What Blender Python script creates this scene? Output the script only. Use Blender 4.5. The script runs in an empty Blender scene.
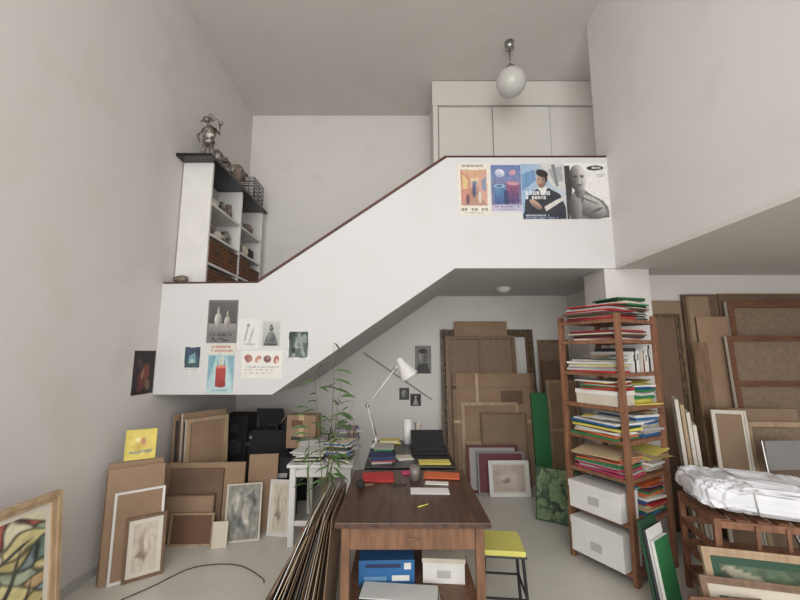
import bpy, bmesh, math, random
from mathutils import Matrix, Vector, noise
random.seed(7)
S = bpy.context.scene
try:
    S.view_settings.view_transform = 'Standard'
    S.view_settings.look = 'None'
except Exception: pass

# ---------------------------------------------------------------- materials
def l1(v):
    v = max(0, v)/255.0
    return v/12.92 if v <= .04045 else ((v+.055)/1.055)**2.4
def lin(c): return (l1(c[0]), l1(c[1]), l1(c[2]), 1)
_M = {}
def mat(name, c, rough=.7, c2=None, scale=6, metal=0, stretch=None, bump=0, detail=4, lo=.35, hi=.7):
    if name in _M: return _M[name]
    m = bpy.data.materials.new(name); m.use_nodes = True
    nt = m.node_tree; bs = nt.nodes['Principled BSDF']
    bs.inputs['Roughness'].default_value = rough
    bs.inputs['Metallic'].default_value = metal
    if c2 is None: c2 = tuple(v*.96 for v in c)
    tc = nt.nodes.new('ShaderNodeTexCoord'); mp = nt.nodes.new('ShaderNodeMapping')
    if stretch: mp.inputs['Scale'].default_value = stretch
    nz = nt.nodes.new('ShaderNodeTexNoise'); nz.inputs['Scale'].default_value = scale
    nz.inputs['Detail'].default_value = detail
    rp = nt.nodes.new('ShaderNodeValToRGB')
    rp.color_ramp.elements[0].position = lo; rp.color_ramp.elements[1].position = hi
    rp.color_ramp.elements[0].color = lin(c2); rp.color_ramp.elements[1].color = lin(c)
    L = nt.links.new
    L(tc.outputs['Object'], mp.inputs['Vector']); L(mp.outputs[0], nz.inputs['Vector'])
    L(nz.outputs['Fac'], rp.inputs[0]); L(rp.outputs[0], bs.inputs['Base Color'])
    if bump:
        bp = nt.nodes.new('ShaderNodeBump'); bp.inputs['Strength'].default_value = bump
        bp.inputs['Distance'].default_value = .01
        L(nz.outputs['Fac'], bp.inputs['Height']); L(bp.outputs[0], bs.inputs['Normal'])
    _M[name] = m
    return m
def wallmat(name, c, c2, c3, rough=.9):
    m = bpy.data.materials.new(name); m.use_nodes = True
    nt = m.node_tree; bs = nt.nodes['Principled BSDF']; bs.inputs['Roughness'].default_value = rough
    L = nt.links.new
    tc = nt.nodes.new('ShaderNodeTexCoord')
    n1 = nt.nodes.new('ShaderNodeTexNoise'); n1.inputs['Scale'].default_value = .5; n1.inputs['Detail'].default_value = 3
    n2 = nt.nodes.new('ShaderNodeTexNoise'); n2.inputs['Scale'].default_value = 2.2; n2.inputs['Detail'].default_value = 5
    r1 = nt.nodes.new('ShaderNodeValToRGB'); r1.color_ramp.elements[0].position = .3; r1.color_ramp.elements[1].position = .7
    r1.color_ramp.elements[0].color = lin(c2); r1.color_ramp.elements[1].color = lin(c)
    r2 = nt.nodes.new('ShaderNodeValToRGB'); r2.color_ramp.elements[0].position = .2; r2.color_ramp.elements[1].position = .48
    r2.color_ramp.elements[0].color = (1, 1, 1, 1); r2.color_ramp.elements[1].color = (0, 0, 0, 1)
    mx = nt.nodes.new('ShaderNodeMix'); mx.data_type = 'RGBA'
    L(tc.outputs['Object'], n1.inputs['Vector']); L(tc.outputs['Object'], n2.inputs['Vector'])
    L(n1.outputs['Fac'], r1.inputs[0]); L(n2.outputs['Fac'], r2.inputs[0])
    L(r2.outputs[0], mx.inputs[0]); L(r1.outputs[0], mx.inputs[6]); mx.inputs[7].default_value = lin(c3)
    L(mx.outputs[2], bs.inputs['Base Color'])
    return m
def tone(c, k): return tuple(v*k for v in c)
PLAS = wallmat('plaster_wall', (212, 207, 204), (208, 203, 199), (202, 195, 190))
PLASR = wallmat('plaster_wall_right', (219, 214, 212), (215, 210, 208), (211, 204, 201))
PLASW = wallmat('plaster_parapet', (210, 209, 209), (208, 206, 205), (204, 202, 200))
PLASB = wallmat('plaster_back', (221, 218, 213), (217, 213, 208), (211, 207, 201))
CEIL = wallmat('plaster_ceiling', (210, 206, 201), (207, 203, 198), (202, 198, 192))
FLOORM = wallmat('concrete_floor', (205, 202, 193), (198, 195, 185), (189, 185, 174), .38)
WHITE = mat('white_paint', (222, 220, 216), .5)
CLOS = mat('closet_paint', (210, 206, 199), .55, (207, 203, 196), 1)
DARKTRIM = mat('dark_wood_trim', (92, 58, 42), .5, (70, 42, 30))
WOOD = mat('wood_brown', (124, 84, 58), .5, (96, 62, 42), 5, stretch=(1, 1, 8), bump=.1)
WOODT = mat('table_wood', (92, 65, 51), .3, (62, 42, 33), 4, stretch=(8, 1, 8), bump=.05)
WOODL = mat('table_leg_wood', (128, 91, 66), .5, (100, 69, 49), 6, stretch=(6, 6, 1))
SHELFW = mat('shelf_wood', (146, 102, 76), .5, (116, 79, 58), 5, stretch=(6, 6, 1))
PINE = mat('pine', (182, 158, 128), .6, (160, 134, 104), 5, stretch=(5, 5, 1))
PINED = mat('pine_dark', (134, 106, 82), .6, (108, 84, 64), 5, stretch=(5, 5, 1))
CARD = mat('cardboard', (158, 132, 108), .85, (144, 118, 94), 3)
CARDD = mat('cardboard_dark', (120, 96, 78), .85, (104, 82, 66), 3)
KRAFT = mat('kraft', (150, 126, 104), .8, (134, 112, 90), 2)
LINEN = mat('raw_linen', (140, 120, 102), .9, (126, 106, 89), 30)
CANV = mat('canvas_white', (212, 206, 194), .85, (204, 196, 183), 10)
BLACK = mat('black_lacquer', (26, 26, 28), .3)
BLACKM = mat('black_matte', (34, 33, 34), .8)
GREY = mat('grey_paint', (140, 138, 136), .6)
STEEL = mat('steel', (170, 168, 165), .3, metal=1)
CHROME = mat('silver_patina', (178, 172, 162), .35, (80, 74, 68), 18, metal=.6, bump=.4)
GOLD = mat('old_gold', (112, 92, 64), .5, (66, 52, 38), 22, bump=.6)
GLASSW = mat('opal_glass', (206, 204, 198), .2, (200, 198, 192))
YEL = mat('yellow_vinyl', (206, 200, 108), .4, (198, 192, 100))
YELP = mat('yellow_paper', (222, 208, 104), .7)
RED = mat('red_card', (184, 50, 50), .6); ORANGE = mat('orange_card', (210, 104, 62), .6)
PINK = mat('pink_card', (190, 68, 104), .6); BLUE = mat('blue_card', (46, 104, 160), .5)
GREEN = mat('green_card', (52, 124, 76), .6); DGREEN = mat('dark_green', (38, 74, 52), .6)
PAPER = mat('paper', (224, 222, 217), .8); PAPER2 = mat('paper_cream', (208, 199, 181), .8)
PAPER3 = mat('paper_grey', (172, 169, 164), .8); MAROON = mat('maroon', (106, 46, 54), .6)
TEAL = mat('teal', (110, 168, 174), .7); LILAC = mat('lilac', (160, 152, 184), .7); NAVY = mat('navy', (42, 54, 88), .7)
SKYB = mat('poster_blue', (104, 146, 184), .6); CHAR = mat('charcoal', (58, 58, 60), .7); MGREY = mat('mid_grey', (128, 127, 126), .7)
LGREY = mat('light_grey', (184, 183, 180), .7); TAN = mat('tan_card', (194, 170, 136), .75); BROWN = mat('brown_card', (110, 80, 60), .7)
LEAF = mat('bamboo_leaf', (92, 122, 66), .5, (62, 90, 46), 8); STEM = mat('bamboo_stem', (112, 116, 70), .5, (92, 82, 52), 10)
TERRA = mat('terracotta', (158, 90, 60), .8); SOIL = mat('soil', (52, 38, 28), .95)
STONE = mat('stone', (150, 136, 124), .8, (96, 82, 74), 20, bump=.4)
WICK = mat('wicker', (140, 92, 62), .7, (84, 54, 38), 60, stretch=(1, 1, 3), bump=.6)
PLASTIC = mat('white_plastic_wrap', (228, 228, 232), .35, (216, 217, 222), 5, bump=.3)
PRINT = bpy.data.materials.new('printed_image'); PRINT.use_nodes = True
_n = PRINT.node_tree; _a = _n.nodes.new('ShaderNodeAttribute'); _a.attribute_name = 'col'
_n.links.new(_a.outputs['Color'], _n.nodes['Principled BSDF'].inputs['Base Color'])
_n.nodes['Principled BSDF'].inputs['Roughness'].default_value = .6

# ---------------------------------------------------------------- procedural pictures
def ss(x): x = max(0., min(1., x)); return x*x*(3-2*x)
def mix(a, b, t): return tuple(a[i]+(b[i]-a[i])*t for i in range(3))
def inpoly(u, v, P):
    c = False; j = len(P)-1
    for i in range(len(P)):
        if (P[i][1] > v) != (P[j][1] > v) and u < (P[j][0]-P[i][0])*(v-P[i][1])/(P[j][1]-P[i][1])+P[i][0]: c = not c
        j = i
    return c
def comp(bg, layers, nz=(9, 10), warp=0, seed=0, desat=.16):
    def f(u, v):
        if warp:
            n = noise.noise_vector(Vector((u*3, v*3, seed))); uu, vv = u+n.x*warp, v+n.y*warp
        else: uu, vv = u, v
        c = bg(uu, vv) if callable(bg) else bg
        for L in layers:
            k = L[0]
            if k == 'e' or k == 's':
                _, cu, cv, ru, rv = L[:5]
                rot = L[-1]; du, dv = uu-cu, vv-cv
                cr, sr = math.cos(rot), math.sin(rot); du, dv = du*cr+dv*sr, -du*sr+dv*cr
                d = math.hypot(du/ru, dv/rv)
                if d > 1.3: continue
                if k == 'e': soft = L[6]; c = mix(c, L[5], ss((1-d)/soft+.5))
                else:
                    lx, ly = L[7], L[8]; t = .5+.5*((du/ru)*lx+(dv/rv)*ly)
                    c = mix(c, mix(L[6], L[5], ss(t)), ss((1-d)/.12+.5))
            elif k == 'r':
                if L[1] <= uu <= L[3] and L[2] <= vv <= L[4]: c = L[5]
            elif k == 'g':
                if L[1] <= uu <= L[3] and L[2] <= vv <= L[4]: c = mix(L[5], L[6], (vv-L[2])/(L[4]-L[2]))
            elif k == 'p':
                if inpoly(uu, vv, L[1]): c = L[2]
            elif k == 't':
                _, u0, v0, u1, v1, col, n = L
                if u0 <= u <= u1 and v0 <= v <= v1:
                    q = (u-u0)/(u1-u0)*n; fr = q-int(q)
                    h = math.sin(int(q)*12.9898+v0*78.2)*43758.5; h -= math.floor(h)
                    if .12 < fr < .82 and h > .14:
                        w = (v-v0)/(v1-v0)
                        if not (.38 < fr < .58 and ((h > .55 and w > .3) or (h <= .55 and .25 < w < .75))): c = col
        if nz:
            a = noise.noise(Vector((u*nz[0], v*nz[0], seed+5)))*nz[1]+noise.noise(Vector((u*nz[0]*4, v*nz[0]*4, seed)))*nz[1]*.5
            c = (c[0]+a, c[1]+a, c[2]+a)
        if desat:
            g = c[0]*.35+c[1]*.45+c[2]*.2+6; c = mix(c, (g, g, g), desat)
        return c
    return f
def patches(cols, sc=4, seed=0, amp=.25, edge=.82, asp=1):
    pts = []
    rnd = random.Random(seed)
    for i in range(int(sc*sc*1.6)): pts.append((rnd.random(), rnd.random(), rnd.choice(cols), rnd.uniform(.8, 1.3)))
    def f(u, v):
        n = noise.noise_vector(Vector((u*4, v*4, seed))); u2, v2 = u+n.x*amp*.4, v+n.y*amp*.4
        best = None; bd = 9; sd = 9
        for p in pts:
            d = math.hypot(u2-p[0], (v2-p[1])*asp)*p[3]
            if d < bd: sd = bd; bd = d; best = p[2]
            elif d < sd: sd = d
        t = ss((sd-bd)*sc*3.5)
        a = noise.noise(Vector((u*14, v*14, seed)))*14
        return tuple(x+a for x in mix(tone(best, edge), best, t))
    return f

# ---------------------------------------------------------------- builder
class B:
    def __init__(s, name):
        s.name = name; s.bm = bmesh.new(); s.mats = []; s.M = Matrix(); s.cl = None
    def mi(s, m):
        if m not in s.mats: s.mats.append(m)
        return s.mats.index(m)
    def v(s, p): return s.bm.verts.new(s.M @ Vector(p))
    def face(s, vs, m, smooth=False):
        f = s.bm.faces.new(vs); f.material_index = s.mi(m); f.smooth = smooth; return f
    def img(s, x0, x1, z0, z1, y, fn, nx=60, nz=None):
        """real flat printed sheet, colours from fn(u,v) stored per vertex"""
        if s.cl is None: s.cl = s.bm.verts.layers.float_color.new('col')
        if nz is None: nz = max(8, int(nx*abs(z1-z0)/abs(x1-x0)))
        rows = []
        for j in range(nz+1):
            r = []
            for i in range(nx+1):
                u, v = i/nx, j/nz
                w = s.v((x0+(x1-x0)*u, y, z1-(z1-z0)*v)); w[s.cl] = lin(fn(u, v)); r.append(w)
            rows.append(r)
        for j in range(nz):
            for i in range(nx): s.face([rows[j+1][i], rows[j+1][i+1], rows[j][i+1], rows[j][i]], PRINT)
    def box(s, x0, x1, y0, y1, z0, z1, m, mf=None):
        if x0 > x1: x0, x1 = x1, x0
        if y0 > y1: y0, y1 = y1, y0
        if z0 > z1: z0, z1 = z1, z0
        c = [s.v(p) for p in ((x0,y0,z0),(x1,y0,z0),(x1,y1,z0),(x0,y1,z0),(x0,y0,z1),(x1,y0,z1),(x1,y1,z1),(x0,y1,z1))]
        s.face([c[0],c[3],c[2],c[1]], m); s.face([c[4],c[5],c[6],c[7]], m)
        s.face([c[0],c[1],c[5],c[4]], mf or m); s.face([c[2],c[3],c[7],c[6]], m)
        s.face([c[1],c[2],c[6],c[5]], m); s.face([c[3],c[0],c[4],c[7]], m)
    def prism(s, poly, y0, y1, m):
        a = [s.v((x, y0, z)) for x, z in poly]; b = [s.v((x, y1, z)) for x, z in poly]
        s.face(a, m); s.face(list(reversed(b)), m)
        n = len(poly)
        for i in range(n):
            j = (i+1) % n; s.face([a[j], a[i], b[i], b[j]], m)
    def ring(s, c, ax, r, seg):
        ax = Vector(ax).normalized(); up = Vector((0,0,1)) if abs(ax.z) < .9 else Vector((1,0,0))
        u = ax.cross(up).normalized(); w = ax.cross(u)
        return [s.v(Vector(c)+u*r*math.cos(2*math.pi*i/seg)+w*r*math.sin(2*math.pi*i/seg)) for i in range(seg)]
    def tube(s, pts, rs, m, seg=10, cap=True):
        pts = [Vector(p) for p in pts]
        if not isinstance(rs, (list, tuple)): rs = [rs]*len(pts)
        rings = []
        for i, p in enumerate(pts):
            a = pts[min(i+1, len(pts)-1)]-pts[max(i-1, 0)]
            rings.append(s.ring(p, a, rs[i], seg))
        for k in range(len(rings)-1):
            for i in range(seg):
                j = (i+1) % seg
                s.face([rings[k][i], rings[k][j], rings[k+1][j], rings[k+1][i]], m, True)
        if cap:
            s.face(list(reversed(rings[0])), m); s.face(rings[-1], m)
    def lathe(s, c, prof, m, seg=24, cap=True):
        c = Vector(c); rings = []
        for r, z in prof:
            rings.append([s.v(c+Vector((r*math.cos(2*math.pi*i/seg), r*math.sin(2*math.pi*i/seg), z))) for i in range(seg)])
        for k in range(len(rings)-1):
            for i in range(seg):
                j = (i+1) % seg
                s.face([rings[k][i], rings[k][j], rings[k+1][j], rings[k+1][i]], m, True)
        if cap: s.face(list(reversed(rings[0])), m); s.face(rings[-1], m)
    def blob(s, c, sz, m, sub=3, amp=0, fr=3, sq=1.0, rot=None, fold=0):
        t = bmesh.new(); bmesh.ops.create_icosphere(t, subdivisions=sub, radius=1)
        mp = {}
        R = rot or Matrix.Identity(3)
        for v in t.verts:
            p = v.co.copy()
            q = Vector([math.copysign(abs(k)**sq, k) for k in p])
            if amp: q *= 1+amp*noise.noise(p*fr+Vector(c)*3)+amp*.5*noise.noise(p*fr*2.3)
            if fold:
                a = 1-abs(noise.noise(Vector((p.x*3.5+p.y, p.y*3, p.z*2))))*2.2
                a2 = 1-abs(noise.noise(Vector((p.x*6-p.y*3, p.y*7, p.z*3+4))))*2.2
                q.z *= 1-fold*max(0, a)**3-fold*.6*max(0, a2)**3
            q = Vector((q.x*sz[0], q.y*sz[1], q.z*sz[2]))
            mp[v.index] = s.v(Vector(c)+R @ q)
        for f in t.faces: s.face([mp[v.index] for v in f.verts], m, True)
        t.free()
    def done(s, bevel=0):
        s.bm.normal_update()
        xs = [v.co.x for v in s.bm.verts]; ys = [v.co.y for v in s.bm.verts]; zs = [v.co.z for v in s.bm.verts]
        o = Vector(((min(xs)+max(xs))/2, (min(ys)+max(ys))/2, min(zs)))
        for v in s.bm.verts: v.co -= o
        if s.cl is None: bmesh.ops.recalc_face_normals(s.bm, faces=s.bm.faces[:])
        me = bpy.data.meshes.new(s.name); s.bm.to_mesh(me); s.bm.free()
        for m in s.mats: me.materials.append(m)
        ob = bpy.data.objects.new(s.name, me); ob.location = o
        S.collection.objects.link(ob)
        if bevel:
            md = ob.modifiers.new('bevel', 'BEVEL'); md.width = bevel; md.segments = 2; md.limit_method = 'ANGLE'
        return ob
def T(x, y, z=0): return Matrix.Translation((x, y, z))
def RZ(d): return Matrix.Rotation(math.radians(d), 4, 'Z')
def RX(d): return Matrix.Rotation(math.radians(d), 4, 'X')
def RY(d): return Matrix.Rotation(math.radians(d), 4, 'Y')

# ---------------------------------------------------------------- room shell
XL, XR, YB, HC = -2.22, 2.03, 5.3, 5.15
def room(name, boxes, m):
    b = B(name)
    for bx in boxes: b.box(*bx, m)
    return b.done()
room('floor', [(XL-.15, 4.6, -2.75, YB+.15, -.1, 0)], FLOORM)
room('ceiling', [(XL-.15, 2.8, -2.75, YB+.15, HC, HC+.1)], CEIL)
room('wall_left', [(XL-.15, XL, -2.75, YB+.15, 0, HC)], PLAS)
room('wall_back', [(XL, 2.8, YB, YB+.15, 0, HC)], PLASB)
room('wall_right', [(XR, XR+.2, -2.6, 3.68, 2.42, HC)], PLASR)
room('ceiling_side_room', [(XR, 4.6, -2.6, 3.8, 2.385, 2.42), (XR+.2, 4.6, -2.6, 3.6, 2.42, 2.55)], CEIL)
room('wall_side_room_back', [(2.35, 4.6, 3.8, 3.92, 0, 2.4)], PLAS)
room('wall_side_room_right', [(4.45, 4.6, -2.6, 3.8, 0, 2.4)], PLAS)
room('pillar', [(1.93, 2.35, 3.52, 3.92, 0, 2.395)], PLAS)
room('wall_alcove_right', [(2.35, 2.47, 3.92, YB, 0, 2.4)], PLAS)
room('wall_mezzanine_right', [(2.65, 2.8, 3.68, YB, 2.55, HC)], PLAS)
room('wall_front', [(XL, 4.6, -2.75, -2.6, 0, .7), (XL, 4.6, -2.75, -2.6, 4.7, HC), (XL, -1.9, -2.75, -2.6, .7, 4.7),
     (1.8, 2.4, -2.75, -2.6, .7, 4.7), (2.4, 4.6, -2.75, -2.6, 2.2, 4.7), (4.2, 4.6, -2.75, -2.6, .7, 2.2)], PLAS)
b = B('window_1')
for i in range(5):
    x = -1.9+i*3.7/4; b.box(x-.025, x+.025, -2.7, -2.64, .7, 4.7, CHAR)
for i in range(5):
    z = .7+i*1.0; b.box(-1.9, 1.8, -2.69, -2.65, z-.02, z+.02, CHAR)
b.done()
b = B('window_2')
for i in range(3):
    x = 2.42+i*.88; b.box(x-.02, x+.02, -2.7, -2.64, .7, 2.2, CHAR)
for z in (.72, 1.45, 2.18): b.box(2.4, 4.2, -2.69, -2.65, z-.02, z+.02, CHAR)
b.done()
par = [(XL, 1.23), (-1.15, 1.23), (.518, 2.39), (XR, 2.39), (XR, 3.5), (.46, 3.5), (-1.33, 2.25), (XL, 2.24)]
b = B('wall_stair_parapet'); b.prism(par, 3.5, 3.62, PLASW); b.done()
prof = [(XL, 1.23), (-1.15, 1.23), (.518, 2.39), (1.93, 2.4), (2.65, 2.4), (2.65, 2.55), (.5, 2.55)]
n = 7; x0, z0, x1, z1 = -1.25, 1.36, .5, 2.55
xx, zz = .5, 2.55
for i in range(n):
    zz -= (z1-z0)/n; prof.append((xx, zz)); xx -= (x1-x0)/n; prof.append((xx, zz))
prof.append((XL, 1.36))
b = B('staircase_and_mezzanine_floor'); b.prism(prof, 3.62, YB, PLASW); b.done()
def strip(b, p0, p1, y0, y1, t, m):
    d = Vector((p1[0]-p0[0], 0, p1[1]-p0[1])).normalized(); nn = Vector((-d.z, 0, d.x))*t
    b.prism([(p0[0], p0[1]), (p1[0], p1[1]), (p1[0]+nn.x, p1[1]+nn.z), (p0[0]+nn.x, p0[1]+nn.z)], y0, y1, m)
b = B('trim_1')
strip(b, (XL+.01, 2.245), (-1.33, 2.255), 3.49, 3.63, .010, DARKTRIM)
strip(b, (-1.33, 2.255), (.46, 3.505), 3.49, 3.63, .020, DARKTRIM)
strip(b, (.46, 3.505), (XR-.01, 3.505), 3.49, 3.63, .010, DARKTRIM)
b.done()
b = B('trim_2'); strip(b, (-.5, 1.60), (.43, .97), 5.27, 5.295, .012, MGREY); b.done()
room('baseboard_left', [(XL, XL+.012, -2.6, YB, 0, .07)], LGREY)
room('baseboard_back', [(XL, 2.35, YB-.012, YB, 0, .07)], LGREY)
b = B('wall_closet')
b.box(.45, 2.65, 4.60, YB, 2.55, HC-.01, CLOS)
b.box(.42, 2.65, 4.55, 4.60, 4.80, HC-.01, CLOS); b.box(.43, .49, 4.56, 4.6, 2.56, 4.8, CLOS)
b.done(.003)
for k, (a, c, y) in enumerate(((.5, 1.22, 4.585), (1.2, 1.95, 4.567), (1.93, 2.62, 4.585))):
    b = B('door_%d' % (k+1)); b.box(a, c, y, y+.013, 2.57, 4.785, CLOS)
    b.box(a, a+.008, y-.003, y, 2.57, 4.785, MGREY); b.box(c-.008, c, y-.003, y, 2.57, 4.785, PAPER3)
    b.done()

# ---------------------------------------------------------------- ceiling lights
b = B('pendant_globe_lamp')
b.lathe((1.26, 3.93, HC-.09), [(.012, 0), (.05, .01), (.052, .09)], STEEL)
b.tube([(1.26, 3.93, 4.82), (1.26, 3.93, HC-.08)], .009, STEEL)
b.lathe((1.26, 3.93, 4.78), [(.055, 0), (.055, .05), (.02, .08), (.01, .1)], STEEL)
b.blob((1.26, 3.93, 4.64), (.165, .165, .165), GLASSW, 4)
b.done()
b = B('ceiling_dome_lamp'); b.lathe((1.27, 4.6, 2.33), [(.02, 0), (.06, .01), (.085, .035), (.09, .07)], WHITE); b.done()

# ---------------------------------------------------------------- posters
def poster(name, x0, x1, z0, z1, fn, nx=60, y=3.5, M=None):
    b = B(name); b.M = M if M else T(x0, y-.001, z0)
    w, h = x1-x0, z1-z0
    b.box(0, w, -.002, 0, 0, h, PAPER)
    b.img(0, w, 0, h, -.0028, fn, nx)
    return b.done()
hall = comp((218, 212, 196), [
    ('g', .09, .13, .91, .82, (204, 158, 124), (190, 126, 104)), ('p', [(.09, .13), (.38, .3), (.38, .6), (.09, .82)], (196, 128, 110)), ('p', [(.91, .13), (.66, .3), (.66, .6), (.91, .82)], (204, 150, 132)),
    ('g', .38, .3, .66, .6, (216, 190, 152), (160, 110, 104)), ('p', [(.38, .6), (.66, .6), (.91, .82), (.09, .82)], (176, 132, 112)), ('r', .46, .36, .58, .6, (100, 112, 150)), ('e', .5, .55, .05, .12, (76, 76, 104), .3, 0),
    ('p', [(.14, .2), (.3, .32), (.3, .5), (.14, .5)], (208, 178, 118)), ('p', [(.74, .34), (.87, .26), (.87, .56), (.74, .5)], (126, 140, 168)), ('e', .68, .66, .05, .12, (206, 192, 182), .3, 0), ('e', .3, .7, .06, .1, (110, 74, 80), .3, 0),
    ('t', .12, .035, .88, .08, (124, 90, 80), 11), ('t', .08, .87, .92, .925, (76, 70, 68), 8), ('t', .2, .955, .8, .97, (130, 122, 114), 18)], (12, 12), .012)
poster('exhibition_poster', .562, .873, 2.91, 3.44, hall, 80)
night = comp(lambda u, v: mix((92, 116, 168), (150, 140, 180), v), [
    ('s', .3, .18, .16, .09, (220, 218, 226), (150, 160, 200), .3, -.8, 0), ('e', .72, .17, .12, .06, (196, 140, 162), .5, 0), ('p', [(0, .36), (.25, .28), (.5, .36), (.7, .27), (1, .36), (1, .5), (0, .5)], (116, 120, 160)), ('g', .0, .42, 1, .86, (100, 106, 152), (120, 112, 154)),
    ('g', .08, .46, .46, .82, (84, 136, 176), (60, 90, 142)), ('e', .27, .46, .19, .04, (140, 186, 204), .15, 0), ('e', .27, .46, .12, .022, (72, 88, 132), .2, 0), ('e', .27, .82, .19, .035, (60, 90, 142), .1, 0),
    ('g', .52, .4, .92, .8, (146, 80, 108), (84, 62, 116)), ('e', .72, .4, .2, .04, (198, 136, 152), .15, 0), ('e', .72, .8, .2, .035, (84, 62, 116), .1, 0), ('g', .42, .55, .56, .86, (60, 70, 112), (50, 54, 94)),
    ('r', .0, .87, 1, 1, (186, 180, 202)), ('t', .08, .89, .92, .93, (100, 92, 136), 12), ('t', .2, .95, .8, .975, (120, 112, 146), 16)], (12, 16), .02)
poster('exhibition_poster', .884, 1.175, 2.95, 3.42, night, 80)
man = comp(lambda u, v: mix((140, 172, 202), (178, 190, 198), u), [
    ('p', [(.45, 0), (1, 0), (1, .5), (.7, .4)], (196, 196, 190)), ('p', [(.0, .2), (.3, .1), (.34, .3), (0, .5)], (100, 142, 186)), ('p', [(.62, .1), (.95, .04), (.98, .3), (.75, .36)], (156, 160, 162)), ('p', [(.7, .02), (.78, .0), (.86, .4), (.8, .42)], (120, 124, 130)),
    ('p', [(.02, 1), (.06, .66), (.24, .5), (.4, .44), (.62, .44), (.88, .55), (1, .8), (1, 1)], (44, 46, 56)), ('p', [(.36, .44), (.5, .58), (.6, .44), (.5, .4)], (210, 208, 206)),
    ('s', .46, .3, .115, .145, (200, 166, 140), (118, 88, 76), -.6, -.3, .15), ('e', .48, .17, .14, .07, (38, 32, 32), .3, .2), ('e', .575, .25, .03, .09, (44, 34, 32), .4, 0), ('e', .41, .275, .022, .01, (50, 38, 36), .5, 0), ('e', .5, .28, .022, .01, (50, 38, 36), .5, 0), ('s', .45, .32, .016, .04, (214, 180, 152), (140, 104, 88), -.6, 0, 0), ('e', .44, .385, .035, .009, (130, 78, 72), .5, 0),
    ('s', .3, .74, .16, .06, (196, 162, 138), (120, 88, 74), -.3, -.7, .5), ('e', .74, .72, .13, .05, (80, 96, 136), .5, -.4), ('p', [(.5, .78), (.98, .58), (1, .64), (.54, .86)], (200, 198, 190)),
    ('r', 0, .9, 1, 1, (36, 42, 60)), ('t', .08, .50, .66, .57, (222, 222, 222), 7), ('t', .08, .59, .56, .645, (222, 222, 222), 7), ('t', .06, .92, .6, .95, (190, 200, 215), 16), ('t', .06, .965, .8, .985, (150, 160, 185), 24)], (12, 12), .008)
poster('portrait_poster', 1.18, 1.598, 2.87, 3.43, man, 100)
bustp = comp((222, 220, 216), [
    ('p', [(0, .05), (.12, .05), (.16, .4), (.1, 1), (0, 1)], (54, 54, 56)),
    ('p', [(.04, 1), (.08, .66), (.18, .52), (.44, .48), (.62, .58), (.86, .68), (.97, .8), (.98, .97), (.6, 1)], (116, 114, 112)),
    ('s', .52, .78, .4, .19, (190, 186, 182), (80, 78, 78), .2, -.8, .3), ('s', .2, .8, .16, .22, (156, 152, 148), (56, 54, 54), .8, -.2, 0),
    ('s', .33, .5, .12, .14, (166, 162, 158), (52, 50, 50), .7, -.1, .1), ('s', .3, .27, .2, .24, (212, 208, 204), (62, 60, 60), .9, -.35, 0),
    ('e', .24, .25, .05, .018, (60, 58, 58), .7, 0), ('e', .4, .25, .045, .016, (70, 68, 68), .7, 0), ('e', .24, .225, .06, .01, (90, 88, 86), .7, .1), ('e', .4, .225, .055, .01, (100, 98, 96), .7, -.1), ('s', .33, .31, .03, .07, (224, 220, 216), (110, 106, 104), .8, 0, 0), ('e', .33, .395, .06, .011, (72, 68, 68), .6, 0), ('e', .33, .42, .045, .008, (130, 126, 124), .7, 0),
    ('e', .7, .84, .14, .025, (92, 90, 90), .8, -.3), ('e', .55, .68, .2, .016, (100, 98, 96), .9, .3), ('e', .38, .66, .03, .06, (96, 94, 92), .8, .4),
    ('e', .72, .09, .2, .045, (46, 46, 48), .05, 0), ('t', .58, .072, .86, .108, (220, 220, 218), 5), ('t', .6, .95, .94, .97, (90, 90, 92), 16), ('t', .74, .2, .94, .215, (120, 120, 122), 8), ('t', .74, .23, .9, .245, (120, 120, 122), 7)], (12, 10), .006)
poster('sculpture_poster', 1.602, 2.02, 2.87, 3.44, bustp, 100)
still = comp((112, 112, 110), [
    ('g', .05, .04, .95, .74, (92, 92, 92), (66, 66, 66)), ('g', .05, .55, .95, .74, (150, 148, 142), (120, 118, 114)), ('s', .35, .46, .12, .16, (214, 210, 200), (116, 112, 104), -.6, -.3, 0), ('s', .35, .26, .035, .1, (206, 202, 192), (116, 112, 104), -.6, 0, 0),
    ('s', .66, .5, .1, .12, (206, 200, 188), (110, 106, 98), -.6, -.3, 0), ('s', .66, .33, .03, .09, (196, 190, 180), (100, 96, 90), -.6, 0, 0), ('t', .1, .78, .9, .84, (48, 48, 50), 13), ('t', .1, .88, .6, .91, (60, 60, 62), 14), ('t', .1, .93, .8, .955, (60, 60, 62), 22)], (8, 6))
poster('still_life_poster', -1.774, -1.497, 1.69, 2.088, still, 60)
poster('small_painting_print', -1.98, -1.80, 1.43, 1.675, comp((208, 208, 204), [('g', .12, .09, .88, .84, (58, 74, 106), (56, 88, 88)), ('p', [(.3, .7), (.36, .4), (.62, .3), (.72, .66)], (110, 156, 164)), ('e', .5, .6, .12, .08, (160, 184, 176), .5, 0), ('p', [(.66, .2), (.86, .12), (.86, .5)], (44, 48, 62)), ('t', .2, .9, .8, .94, (130, 130, 130), 12)], (7, 12), .01), 40)
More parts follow.
